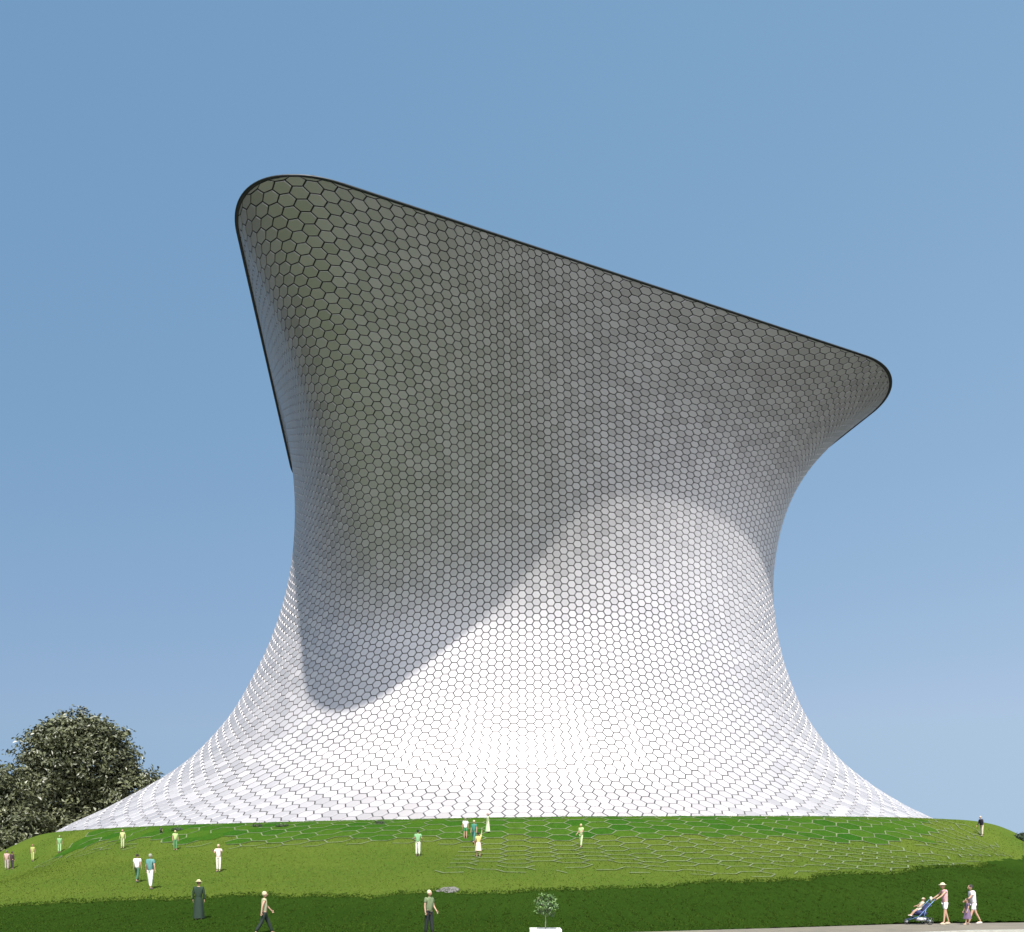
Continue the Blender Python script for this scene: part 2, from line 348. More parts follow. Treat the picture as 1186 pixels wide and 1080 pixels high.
# ------------------------------------------------------------ the museum tower
NCOL, ROWF = 200, 1.03
def build_tower():
    t = empty('museum_tower', (1, 97, gz(1, 97)))
    off = np.array([1, 97, gz(1, 97)])
    tag(t, 'huge flared silvery tower clad in hexagonal metal tiles, standing on the green mound', 'museum')
    W = LV.copy(); W[:, :, 2] += EYE; W -= off
    # normals
    du = np.roll(W, -1, 1) - np.roll(W, 1, 1); dv = np.gradient(W, axis=0)
    N = np.cross(du, dv); N /= np.linalg.norm(N, axis=2)[..., None]
    # rows: regular hexagons down the middle of the front
    i = NL // 2; kk = 10
    pitch = np.linalg.norm(W[:, i + kk] - W[:, i - kk], axis=1) / (2 * kk / NL) / NCOL
    ds = np.r_[0, np.linalg.norm(np.diff(W[:, i], axis=0), axis=1)]
    rows = np.cumsum(ds / (pitch * ROWF)); RT = rows[-1]
    def S(c, r, o):
        u = (np.asarray(c) / NCOL * NL) % NL; rr = np.clip(r, 0, RT)
        v = np.interp(rr, rows, np.arange(len(rows)))
        i0 = np.floor(u).astype(int) % NL; i1 = (i0 + 1) % NL; fu = (u - np.floor(u))[..., None]
        j0 = np.minimum(np.floor(v).astype(int), len(rows) - 2); fv = (v - j0)[..., None]
        def L(A): return (A[j0, i0]*(1-fu)+A[j0, i1]*fu)*(1-fv) + (A[j0+1, i0]*(1-fu)+A[j0+1, i1]*fu)*fv
        return L(W) + L(N) * o
    # dark inner skin
    A = W[:, ::2]; nv, nu = A.shape[:2]; id_ = np.arange(nv * nu).reshape(nv, nu)
    F = np.stack([id_[:-1], np.roll(id_, -1, 1)[:-1], np.roll(id_, -1, 1)[1:], id_[1:]], -1).reshape(-1, 4).tolist()
    meshobj('inner_skin', A.reshape(-1, 3), F, plain('joint_dark', (.030, .031, .030), .7, .2, 2), t, smooth=True)
    # tiles
    C, Rr = np.meshgrid(np.arange(NCOL), np.arange(0, int(RT) + 2), indexing='ij')
    C = C.ravel().astype(float); Rr = Rr.ravel() + .5 * (C % 2)
    keep = Rr - .5 < RT - .12; C, Rr = C[keep], Rr[keep]
    rings = []
    hx = np.array(HEX)
    grow = (1 + .012 * smooth(34, 6, Rr))[:, None]
    for f_, o in ((.915, .0), (.905, .05), (.865, .075)):
        cc = C[:, None] + hx[:, 0] * f_ * grow; ry = Rr[:, None] + hx[:, 1] * f_ * grow
        ry = np.minimum(ry, RT - .05)
        rings.append(S(cc, ry, o))
    m = len(C)
    cen = rings[2].mean(1, keepdims=True)
    V = np.concatenate(rings, 1)                       # m,18,3
    # a little tilt per tile so that neighbours catch the sky differently
    nrm = np.cross(rings[2][:, 1] - rings[2][:, 4], rings[2][:, 2] - rings[2][:, 5]); nrm /= np.linalg.norm(nrm, axis=1)[:, None] + 1e-9
    ax = RNG.normal(0, .010, (m, 1, 3)); V = V + nrm[:, None] * ((V - cen) * ax).sum(2, keepdims=True) * 1.0
    V = V.reshape(-1, 3)
    b = np.arange(m)[:, None] * 18; F = []
    top = (b + np.arange(12, 18)).tolist(); F += top
    tone = [RNG.uniform(0, 1, m)]
    for q in (0, 6):
        for e in range(6):
            F += np.stack([b[:, 0]+q+e, b[:, 0]+q+(e+1) % 6, b[:, 0]+q+6+(e+1) % 6, b[:, 0]+q+6+e], -1).tolist()
            tone.append(tone[0])
    k = NT('brushed_aluminium')
    at = k.n('ShaderNodeAttribute', attribute_name='tone')
    k.l(k.mix(at.outputs['Fac'], (.39, .372, .380), (.46, .44, .449)), k.b.inputs['Base Color'])
    k.b.inputs['Metallic'].default_value = .62
    mr = k.n('ShaderNodeMapRange'); k.l(at.outputs['Fac'], mr.inputs[0]); mr.inputs[3].default_value = .48; mr.inputs[4].default_value = .60
    k.l(mr.outputs[0], k.b.inputs['Roughness'])
    meshobj('hexagonal_cladding', V, F, k.m, t, attrs={'tone': np.concatenate(tone)})
    # rim: a thin dark metal band round the roof edge
    R = W[-1]; nn = np.roll(R, -1, 0) - np.roll(R, 1, 0); nn = np.c_[nn[:, 1], -nn[:, 0]]; nn /= np.linalg.norm(nn, axis=1)[:, None]
    if (nn * (R[:, :2] - R[:, :2].mean(0))).sum() < 0: nn = -nn
    prof = [(-.25, -.03), (.6, -.05), (1, .0), (1, .05), (.6, .09), (-.5, .24)]
    V = []; F = []
    sel = range(0, NL, 2)
    for i in sel:
        for a, z in prof:
            a *= (.08 + .24 * abs(nn[i, 0])) if a > 0 else 1
            V.append((R[i, 0] + nn[i, 0]*a, R[i, 1] + nn[i, 1]*a, R[i, 2] + z))
    n_ = len(sel); p = len(prof)
    for i in range(n_):
        for q in range(p):
            F.append((i*p+q, ((i+1) % n_)*p+q, ((i+1) % n_)*p+(q+1) % p, i*p+(q+1) % p))
    meshobj('roof_rim', V, F, plain('dark_rim', (.045, .05, .055), .45, .2, 2, metal=.5), t, smooth=False)
    # roof deck, slightly domed
    V = []; F = []; cx, cy = R[:, 0].mean(), R[:, 1].mean(); RG = 8
    for q in range(RG + 1):
        s = 1 - q / RG
        for i in range(0, NL, 12): V.append((cx + (R[i, 0]-cx)*s*.995, cy + (R[i, 1]-cy)*s*.995, R[i, 2] + .3 - .02 + 2.2*(1 - s*s)*.5))
    n_ = NL // 12
    for q in range(RG):
        for i in range(n_): F.append((q*n_+i, q*n_+(i+1) % n_, (q+1)*n_+(i+1) % n_, (q+1)*n_+i))
    meshobj('roof_deck', V, F, plain('roof_grey', (.35, .35, .34), .8, .1, 1), t, smooth=True)
build_tower()
# ------------------------------------------------------------ people
def cloth(col, cache={}):
    key = tuple(col)
    if key not in cache: cache[key] = plain('cloth_%d' % len(cache), col, .85, .12, 6)
    return cache[key]
SKIN = plain('skin_tan', (.50, .30, .20), .55, .06, 8); SKIN2 = plain('skin_brown', (.30, .17, .11), .55, .06, 8)
EYE_M = plain('eye_dark', (.02, .015, .012), .3, 0, 4); LIP = plain('lip', (.42, .16, .13), .5, 0, 4)
def skinned(verts, edges, level=1):
    """grow one continuous surface over a skeleton; verts = [(co, rx, ry)]"""
    me = bpy.data.meshes.new('tmp'); me.from_pydata([v[0] for v in verts], edges, [])
    o = bpy.data.objects.new('tmp', me); COL.objects.link(o)
    md = o.modifiers.new('s', 'SKIN'); md.use_smooth_shade = True
    sv = me.skin_vertices[0].data if len(me.skin_vertices) else None
    if sv is None:
        bm = bmesh.new(); bm.from_mesh(me); bm.verts.layers.skin.verify(); bm.to_mesh(me); bm.free(); sv = me.skin_vertices[0].data
    for i, v in enumerate(verts): sv[i].radius = (v[1], v[2]); sv[i].use_root = (i == 0)
    sb = o.modifiers.new('u', 'SUBSURF'); sb.levels = level; sb.render_levels = level
    dg = bpy.context.evaluated_depsgraph_get(); ev = o.evaluated_get(dg)
    m2 = ev.to_mesh(); V = [v.co.copy() for v in m2.vertices]; F = [list(p.vertices) for p in m2.polygons]
    ev.to_mesh_clear(); bpy.data.objects.remove(o); bpy.data.meshes.remove(me)
    return V, F
class Bag:
    def __init__(s): s.V = []; s.F = []; s.M = []
    def add(s, V, F, m=0):
        b = len(s.V); s.V += [tuple(v) for v in V]; s.F += [[i + b for i in f] for f in F]; s.M += [m] * len(F)
    def ball(s, c, r, m=0, seg=12, rings=8, fn=None, rot=None, lo=0., hi=1.):
        V = []; F = []
        for j in range(rings + 1):
            a = math.pi * (lo + (hi - lo) * j / rings)
            for i in range(seg):
                t = 2 * math.pi * i / seg
                p = Vector((math.sin(a) * math.cos(t), math.sin(a) * math.sin(t), math.cos(a)))
                if fn: p = fn(p)
                p = Vector((p.x * r[0], p.y * r[1], p.z * r[2]))
                if rot: p = rot @ p
                V.append(p + Vector(c))
        for j in range(rings):
            for i in range(seg): F.append([j*seg+i, (j+1)*seg+i, (j+1)*seg+(i+1) % seg, j*seg+(i+1) % seg])
        s.add(V, F, m)
    def tube(s, pts, rad, m=0, seg=8, cap=True):
        pts = [Vector(p) for p in pts]; n = len(pts); V = []; F = []
        if not isinstance(rad, (list, tuple)): rad = [rad] * n
        prev = None
        for i, p in enumerate(pts):
            d = (pts[min(i+1, n-1)] - pts[max(i-1, 0)]).normalized()
            x = prev - d * prev.dot(d) if prev is not None else d.orthogonal()
            if x.length < 1e-5: x = d.orthogonal()
            x.normalize(); prev = x; y = d.cross(x)
            for q in range(seg):
                t = 2 * math.pi * q / seg; V.append(p + (x * math.cos(t) + y * math.sin(t)) * rad[i])
        for i in range(n - 1):
            for q in range(seg): F.append([i*seg+q, i*seg+(q+1) % seg, (i+1)*seg+(q+1) % seg, (i+1)*seg+q])
        if cap: F += [list(range(seg))[::-1], [(n-1)*seg+q for q in range(seg)]]
        s.add(V, F, m)
    def box(s, c, d, m=0, rot=None, bev=.0):
        bm = bmesh.new(); bmesh.ops.create_cube(bm, size=1)
        for v in bm.verts: v.co = Vector((v.co.x*d[0], v.co.y*d[1], v.co.z*d[2]))
        if bev: bmesh.ops.bevel(bm, geom=bm.edges[:], offset=bev, segments=2, affect='EDGES')
        M = rot if rot else Matrix.Identity(3)
        bm.verts.ensure_lookup_table()
        s.add([M @ v.co + Vector(c) for v in bm.verts], [[v.index for v in f.verts] for f in bm.faces], m); bm.free()
    def obj(s, name, mats, parent=None, smooth=True): return meshobj(name, s.V, s.F, mats, parent, fm=s.M, smooth=smooth)

def person(label, x, y, rz, H=1.72, lean=0., legs=((0, 0), (0, 0)), arms=((0, 8, 10), (0, 8, 10)), top=(.8, .8, .8), bottom=(.2, .2, .2),
           bkind='trousers', sleeves='short', hair=(.03, .02, .015), hat=None, shoes=(.1, .09, .08), skin=None, group='visitors on and around the grassy mound',
           headtilt=0., z=None, female=False, drop=None, child=False, longhair=False):
    skin = skin or SKIN; R = math.radians
    s = H / 1.72
    up = Vector((0, math.sin(R(lean)), math.cos(R(lean))))
    pel = Vector((0, 0, .95)); P = {}
    P['pel'] = pel; P['waist'] = pel + up * .14; P['chest'] = pel + up * .36; P['nb'] = pel + up * .50; P['neck'] = pel + up * .56 + Vector((0, .01, 0))
    sh = .165 if female else .18
    for k, sg in ((0, -1), (1, 1)):
        a, kb = R(legs[k][0]), R(legs[k][1])
        hip = pel + Vector((sg * .085, 0, -.05)); d1 = Vector((sg * .03, math.sin(a), -math.cos(a))).normalized()
        kn = hip + d1 * .42; d2 = Vector((sg * .01, math.sin(a - kb), -math.cos(a - kb))).normalized(); an = kn + d2 * .41
        P['hip%d' % k], P['kn%d' % k], P['an%d' % k] = hip, kn, an
        P['toe%d' % k] = an + Vector((sg * .03, .14, -.045 + .05 * math.sin(-(a - kb)) * -1))
        f, o, e = R(arms[k][0] + lean * -.0), R(arms[k][1]), R(arms[k][2])
        shd = pel + up * .47 + Vector((sg * sh, 0, 0))
        u1 = Vector((sg * math.sin(o), math.sin(f) * math.cos(o), -math.cos(f) * math.cos(o))).normalized()
        el = shd + u1 * .28; u2 = Vector((sg * math.sin(o) * .4, math.sin(f + e) * math.cos(o), -math.cos(f + e) * math.cos(o))).normalized()
        wr = el + u2 * .24
        P['sh%d' % k], P['el%d' % k], P['wr%d' % k] = shd, el, wr
        P['hd%d' % k] = wr + u2 * .07; P['u2%d' % k] = u2
    low = min(P['an0'].z, P['an1'].z) - .085
    for key in P:
        if not key.startswith('u2'): P[key] = P[key] - Vector((0, 0, low))
    root = empty('person', (x, y, gz(x, y) if z is None else z), rz, s); tag(root, label, 'person', group)
    fz = 1.0
    # one continuous body
    names = ['pel', 'waist', 'chest', 'nb', 'neck', 'hip0', 'kn0', 'an0', 'toe0', 'hip1', 'kn1', 'an1', 'toe1', 'sh0', 'el0', 'wr0', 'hd0', 'sh1', 'el1', 'wr1', 'hd1']
    rad = {'pel': (.145, .10), 'waist': (.12, .09), 'chest': (.15, .10), 'nb': (.085, .07), 'neck': (.055, .055), 'hip': (.085, .085), 'kn': (.056, .056), 'an': (.036, .038),
           'toe': (.036, .022), 'sh': (.056, .056), 'el': (.038, .038), 'wr': (.026, .026), 'hd': (.036, .018)}
    if female: rad['waist'] = (.10, .08); rad['chest'] = (.13, .10)
    gr = lambda n, e=0, k=1: (P[n], rad[n.rstrip('01')][0] * k + e, rad[n.rstrip('01')][1] * k + e)
    ed = [(0,1),(1,2),(2,3),(3,4),(0,5),(5,6),(6,7),(7,8),(0,9),(9,10),(10,11),(11,12),(2,13),(13,14),(14,15),(15,16),(2,17),(17,18),(18,19),(19,20)]
    V, F = skinned([gr(n) for n in names], ed)
    b = Bag(); b.add(V, F, 0)
    hc = P['neck'] + up * .125 + Vector((0, .02, 0)); hr = Matrix.Rotation(R(-headtilt - lean * .5), 3, 'X')
    hs = 1.28 if child else 1.0
    def hf(p):
        q = p.copy()
        if q.z < 0: q.x *= 1 + .28 * q.z; q.y *= 1 + .12 * q.z
        return q
    b.ball(hc, (.076*hs, .095*hs, .118*hs), 0, 14, 10, hf, hr)
    T = lambda v: hc + hr @ (Vector(v) * hs)
    b.ball(T((0, .098, -.012)), (.013, .022, .024), 0, 6, 4)
    for sg in (-1, 1):
        b.ball(T((sg*.030, .083, .012)), (.011, .009, .007), 1, 6, 4); b.ball(T((sg*.078, 0, -.005)), (.010, .02, .032), 0, 6, 4)
    b.ball(T((0, .088, -.052)), (.022, .008, .006), 2, 6, 4)
    # hands: palm with five separate bent fingers
    for k, sg in ((0, -1), (1, 1)):
        u = P['u2%d' % k]; wr = P['wr%d' % k]; side = Vector((1, 0, 0)); side = (side - u * side.dot(u)).normalized(); nrm = u.cross(side)
        fwd = Vector((0, 1, 0)); fwd = fwd - u * fwd.dot(u); fwd = fwd.normalized() if fwd.length > .2 else nrm
        pin = -sg * side
        for q, (L, off) in enumerate(((.068, .024), (.078, .008), (.072, -.008), (.056, -.023))):
            p0 = wr + u * .075 + fwd * off; p1 = p0 + u * L * .5 + pin * .008; p2 = p1 + u * L * .35 + pin * .022
            b.tube([p0, p1, p2], [.0095, .0085, .0065], 0, 5)
        p0 = wr + u * .035 + fwd * .026; b.tube([p0, p0 + fwd * .028 + u * .022, p0 + fwd * .034 + u * .052 + pin * .012], [.011, .010, .007], 0, 5)
    b.obj('body', [skin, EYE_M, LIP], root)
    # top
    vt = [(P['pel'] - up * .10, .165, .128), gr('waist', .036), gr('chest', .034), gr('nb', .020)]; et = [(0,1),(1,2),(2,3)]
    for k in (0, 1):
        n0 = len(vt); f = {'none': .22, 'short': .62, 'long': 1}[sleeves]
        vt.append(gr('sh%d' % k, .026)); vt.append((P['sh%d' % k].lerp(P['el%d' % k], f), .064 if f < 1 else .052, .064 if f < 1 else .052)); et += [(2, n0), (n0, n0 + 1)]
        if sleeves == 'long': vt.append(gr('wr%d' % k, .014)); et.append((n0 + 1, n0 + 2))
    V, F = skinned(vt, et)
    meshobj('jacket' if sleeves == 'long' else 'shirt', V, F, cloth(top), root, smooth=True)
    # bottom
    if bkind in ('trousers', 'shorts'):
        vb = [(P['pel'] + Vector((0, 0, .04)), .116, .090)]; eb = []
        for k in (0, 1):
            n0 = len(vb); vb.append(gr('hip%d' % k, .016)); eb.append((0, n0))
            if bkind == 'trousers':
                vb.append(gr('kn%d' % k, .022)); vb.append((P['an%d' % k] + Vector((0, 0, .03)), .064, .064)); eb += [(n0, n0+1), (n0+1, n0+2)]
            else:
                vb.append((P['hip%d' % k].lerp(P['kn%d' % k], .72), .092, .092)); eb.append((n0, n0+1))
        V, F = skinned(vb, eb); meshobj(bkind, V, F, cloth(bottom), root, smooth=True)
    else:
        hem = {'skirt': .45, 'dress': .40, 'long_dress': .12, 'robe': .16}[bkind]
        w0 = P['waist']; kn = (P['kn0'] + P['kn1']) / 2; V = []; F = []; n = 20; lv = 7
        wd = abs(P['kn0'].y - P['kn1'].y) / 2
        for j in range(lv + 1):
            t = j / lv; c = w0.lerp(Vector((0, kn.y * .7, hem)), t)
            for i in range(n):
                a = 2 * math.pi * i / n; fl = 1 + .07 * math.sin(a * 5) * t
                V.append((c.x + math.cos(a) * (.125 + .115 * t ** .6) * fl, c.y + math.sin(a) * (.10 + (.10 + wd * .8) * t ** .8) * fl, c.z))
        for j in range(lv):
            for i in range(n): F.append((j*n+i, (j+1)*n+i, (j+1)*n+(i+1) % n, j*n+(i+1) % n))
        meshobj('skirt' if bkind == 'skirt' else 'dress_skirt', V, F, cloth(bottom), root, smooth=True)
    # shoes
    for k in (0, 1):
        b = Bag(); an, to = P['an%d' % k], P['toe%d' % k]; c = an.lerp(to, .45) + Vector((0, 0, -.012)); d = to - an
        rot = Matrix.Rotation(math.atan2(d.z + .045, max(d.y, .01)), 3, 'X') @ Matrix.Rotation(-math.atan2(d.x, d.y), 3, 'Z')
        b.ball(c + Vector((0, 0, -.030)), (.050, .140, .050), 0, 10, 6, lambda p: Vector((p.x * (1 - .15 * p.y), p.y, max(p.z, -.62) * (1 - .3 * p.y))), rot)
        b.obj('shoe', cloth(shoes), root)
    # hair and hat
    b = Bag(); b.ball(hc + hr @ Vector((0, -.016, .018)) * hs, (.088*hs, .100*hs, .118*hs), 0, 14, 6, None, hr @ Matrix.Rotation(R(22), 3, 'X'), 0, .56)
    if longhair: b.tube([T((0, -.06, .0)), T((0, -.10, -.08)), T((0, -.09, -.20))], [.07, .06, .03], 0, 8)
    b.obj('hair', cloth(hair), root)
    if hat:
        b = Bag(); b.ball(hc + hr @ Vector((0, 0, .055)), (.096, .108, .10), 0, 14, 5, None, hr, 0, .5)
        b.ball(hc + hr @ Vector((0, .01, .058)), (.165, .175, .018), 0, 16, 4, None, hr); b.obj('hat', cloth(hat), root)
    return root
def at_px(px, py, dy=0): x, y = ground_at(px, py); return x, y
CAMWARD, AWAY, LEFTW, RIGHTW = math.pi, 0., math.pi / 2, -math.pi / 2
WALK = ((26, 8), (-18, 14)); STAND = ((3, 2), (-3, 0)); APART = ((5, 0), (-7, 0))
PALE = (.62, .62, .52); GRN = (.05, .15, .06)
def put(px, py, hpx, label, rz, **kw):
    x, y = ground_at(px, py); H = min(1.92, max(1.5, hpx * y / 1000)) if not kw.get('child') else max(.7, hpx * y / 1000)
    return person(label, x, y, rz, H=H, **kw)
put(142, 983, 21, 'person in pale yellow shirt and trousers on the bright grass above the strolling pair', CAMWARD, legs=STAND, top=(.50, .54, .22), bottom=(.50, .53, .27), arms=((-5, 14, 20), (-5, 14, 20)), hair=(.25, .2, .1))
put(159, 1022, 33, 'person in white T-shirt and dark green trousers, left one of the strolling pair', AWAY, legs=WALK, top=(.82, .78, .80), bottom=(.04, .12, .06))
put(174, 1030, 40, 'person in a teal shirt and white trousers, right one of the strolling pair', AWAY - .2, legs=((12, 0), (-9, 0)), top=(.10, .26, .24), bottom=(.85, .85, .82), arms=((5, 14, 12), (-5, 14, 12)), hair=(.3, .3, .24))
put(203, 985, 21, 'person in lime shirt and green trousers, just right of the crouching child', CAMWARD + .5, legs=STAND, top=(.45, .60, .22), bottom=(.10, .26, .10), hair=(.5, .5, .25))
put(186, 966, 11, 'small child in black crouching against the white foot of the tower', AWAY, child=True, legs=((60, 110), (62, 110)), lean=30, top=(.01, .02, .015), bottom=(.01, .03, .02), hair=(.01, .01, .01))
put(253, 1010, 31, 'person in pale pink shirt and cream trousers with hands clasped at the chest', CAMWARD, legs=APART, top=(.80, .66, .62), bottom=(.84, .78, .68), arms=((25, 14, 105), (25, 14, 105)), hair=(.5, .42, .3))
put(230, 1067, 46, 'person in straw hat and long dark green robe on the dark grass', AWAY + .15, legs=((2, 0), (-2, 0)), top=(.010, .032, .014), bottom=(.007, .025, .012), bkind='long_dress', sleeves='long', hat=(.66, .60, .34), shoes=(.85, .85, .78), hair=(.2, .1, .08))
put(306, 1083, 46, 'person in a sleeveless cream top and dark trousers striding right on the dark grass', RIGHTW + .4, legs=WALK, top=(.42, .42, .25), bottom=(.008, .02, .012), sleeves='none', arms=((28, 8, 15), (-22, 10, 15)), hair=(.5, .45, .28))
put(497, 1084, 46, 'person in light olive shirt and black trousers below the grey slab', CAMWARD + .9, legs=((6, 0), (-6, 0)), top=(.16, .21, .10), bottom=(.006, .012, .010), arms=((6, 8, 30), (-4, 8, 15)), hair=(.55, .58, .35))
put(484, 992, 30, 'person in green shirt and white trousers standing left of the group of four', AWAY, legs=APART, top=(.22, .42, .20), bottom=(.74, .76, .62), arms=((0, 16, 70), (0, 16, 70)), hair=(.01, .015, .01))
put(539, 972, 24, 'person in a bright white T-shirt and green shorts just below the tower wall', AWAY, legs=STAND, top=(.88, .88, .84), bottom=(.06, .26, .10), bkind='shorts', hair=(.25, .2, .15))
put(549, 977, 27, 'person in teal clothes beside the white T-shirt wearer', CAMWARD - .4, legs=WALK, top=(.05, .22, .16), bottom=(.04, .16, .14), hair=(.55, .55, .35))
put(554, 993, 28, 'person in a yellow top and pale pink skirt with one arm raised', AWAY + .2, legs=STAND, top=(.62, .48, .18), bottom=(.70, .56, .46), bkind='skirt', arms=((0, 14, 15), (150, 18, 20)), hair=(.012, .012, .01), female=True)
put(565, 965, 20, 'person in a long pale green dress against the white foot of the tower', LEFTW, legs=STAND, top=(.56, .68, .40), bottom=(.56, .68, .40), bkind='long_dress', hair=(.4, .25, .2), female=True)
put(673, 982, 27, 'person in a pale lime outfit standing alone right of centre on the green turf', LEFTW + .8, legs=((10, 0), (-10, 4)), top=(.46, .58, .26), bottom=(.52, .62, .32), arms=((20, 8, 60), (10, 8, 40)), hair=(.4, .45, .2))
put(1137, 969, 23, 'person in a black jacket and beige trousers on the right shoulder of the mound', LEFTW + .2, legs=STAND, lean=10, top=(.02, .015, .03), bottom=(.62, .55, .42), sleeves='long', arms=((-8, 6, 25), (10, 6, 25)), hair=(.5, .42, .36))
put(69, 988, 17, 'person in a pale green shirt at the left tip of the tower', AWAY + .5, legs=STAND, top=(.22, .42, .18), bottom=(.34, .52, .26), hair=(.3, .3, .15))
put(38, 998, 18, 'person in yellow green clothes on the left shoulder of the mound', AWAY, legs=APART, top=(.40, .42, .12), bottom=(.42, .46, .14), hair=(.3, .14, .1))
put(8, 1008, 22, 'person in a dusty pink shirt and grey pink trousers at far left under the trees', AWAY + .3, legs=STAND, top=(.52, .34, .30), bottom=(.44, .34, .34), hair=(.12, .1, .1))
put(14, 1007, 20, 'person in a dark plum jacket beside the dusty pink shirt wearer at far left', AWAY - .3, legs=STAND, top=(.05, .02, .03), bottom=(.03, .02, .03), sleeves='long')

PV_Z = .13
wx, wy = 17.40, 34.7
mother = person('person in pale sun hat, pink vest and white shorts pushing the pushchair', wx, wy, LEFTW, H=1.62, lean=6, legs=((9, 4), (-12, 6)), top=(.72, .42, .44), bottom=(.86, .82, .84),
                bkind='shorts', sleeves='none', arms=((42, 4, 16), (42, 4, 16)), hair=(.30, .2, .12), hat=(.70, .62, .42), shoes=(.5, .42, .3), z=PV_Z, female=True)
w2x, w2y = 18.60, 34.8
person('person with dark hair in white top and white shorts, rightmost on the pavement', w2x, w2y, LEFTW, H=1.60, lean=10, legs=((20, 4), (-22, 8)), top=(.86, .82, .86), bottom=(.80, .74, .80),
       bkind='shorts', sleeves='short', arms=((38, 6, 18), (-5, 8, 20)), hair=(.03, .02, .02), shoes=(.75, .68, .6), z=PV_Z, female=True)
person('small child in a grey purple dress walking just ahead of the person in white', w2x - .42, w2y - .32, LEFTW, H=1.02, child=True, legs=((14, 6), (-12, 4)), top=(.13, .09, .15), bottom=(.15, .10, .17),
       bkind='dress', hair=(.04, .025, .02), shoes=(.4, .3, .22), z=PV_Z, female=True, arms=((10, 10, 10), (10, 10, 10)))
# pushchair: frame, handle, seat, wheels; forward is +y in its own space
def pushchair(x, y, rz):
    t = empty('pushchair', (x, y, PV_Z), rz); tag(t, 'three wheeled pushchair with a navy seat, blue slanting frame and white basket on the pavement', 'pushchair')
    b = Bag()
    for sg in (-1, 1):
        b.tube([(sg*.22, -.55, 1.00), (sg*.23, -.42, .86), (sg*.24, .08, .34), (sg*.10, .46, .17)], .014)
        b.tube([(sg*.26, -.34, .16), (sg*.24, -.12, .36), (sg*.24, -.20, .62)], .012)
    b.tube([(-.26, -.34, .16), (.26, -.34, .16)], .012)
    b.obj('frame', plain('blue_tube', (.16, .28, .50), .4, .1, 8, metal=.4), t)
    b = Bag(); b.tube([(-.22, -.55, 1.0), (-.20, -.62, 1.02), (.20, -.62, 1.02), (.22, -.55, 1.0)], .017)
    b.obj('handle', cloth((.05, .05, .06)), t)
    navy = cloth((.025, .03, .11))
    b = Bag(); b.box((0, .02, .40), (.40, .34, .05), 0, Matrix.Rotation(math.radians(14), 3, 'X'), .02)
    b.box((0, -.22, .58), (.40, .05, .46), 0, Matrix.Rotation(math.radians(32), 3, 'X'), .02)
    for sg in (-1, 1): b.box((sg*.205, -.04, .47), (.02, .40, .16), 0, Matrix.Rotation(math.radians(14), 3, 'X'), .008)
    b.box((0, .36, .22), (.26, .12, .03), 0, None, .01); b.box((0, .22, .30), (.22, .03, .2), 0, Matrix.Rotation(math.radians(-35), 3, 'X'), .01)
    b.obj('seat', navy, t)
    b = Bag(); n = 10
    V = []; F = []
    for j in range(7):
        a = math.radians(10 + 75 * j / 6)
        for i in range(n + 1):
            p = math.pi * i / n; V.append((math.cos(p) * .21, -.44 + .12 * math.cos(a) * (.4 + .6 * math.sin(p)), .74 + .14 * math.sin(a) * math.sin(p)))
    for j in range(6):
        for i in range(n): F.append([j*(n+1)+i, j*(n+1)+i+1, (j+1)*(n+1)+i+1, (j+1)*(n+1)+i])
    b.add(V, F); b.obj('folded_hood', cloth((.04, .06, .16)), t)
    b = Bag(); b.box((0, -.08, .22), (.34, .34, .14), 0, None, .03); b.obj('basket', cloth((.70, .70, .74)), t)
    b = Bag(); b.box((.0, -.50, 1.02), (.16, .06, .20), 0, None, .02); b.obj('hanging_pouch', cloth((.72, .74, .62)), t)
    for wx_, wy_, r in ((-.27, -.34, .15), (.27, -.34, .15), (0, .46, .12)):
        b = Bag(); c = 20
        b.tube([(wx_, wy_ + (r-.015)*math.cos(2*math.pi*i/c), r + (r-.015)*math.sin(2*math.pi*i/c)) for i in range(c + 1)], .018, 0, 6, False)
        wh = b.obj('wheel', cloth((.02, .02, .022)), t)
        b = Bag(); b.tube([(wx_-.02, wy_, r), (wx_+.02, wy_, r)], .03)
        for q in range(6): a = math.pi * q / 3; b.tube([(wx_, wy_, r), (wx_, wy_ + (r-.02)*math.cos(a), r + (r-.02)*math.sin(a))], .006, 0, 5)
        b.obj('hub', plain('hub_grey', (.4, .4, .42), .4, .1, 9), wh)
pushchair(16.33, 34.7, LEFTW)
person('toddler in a cream sun hat and pale clothes sitting back in the pushchair', 16.39, 34.7, LEFTW, H=.92, child=True, lean=-24, legs=((68, 28), (68, 28)), top=(.66, .58, .42), bottom=(.62, .54, .42),
       bkind='shorts', arms=((40, 12, 30), (40, 12, 30)), hat=(.72, .66, .48), hair=(.3, .2, .12), shoes=(.7, .6, .5), z=PV_Z + .34)

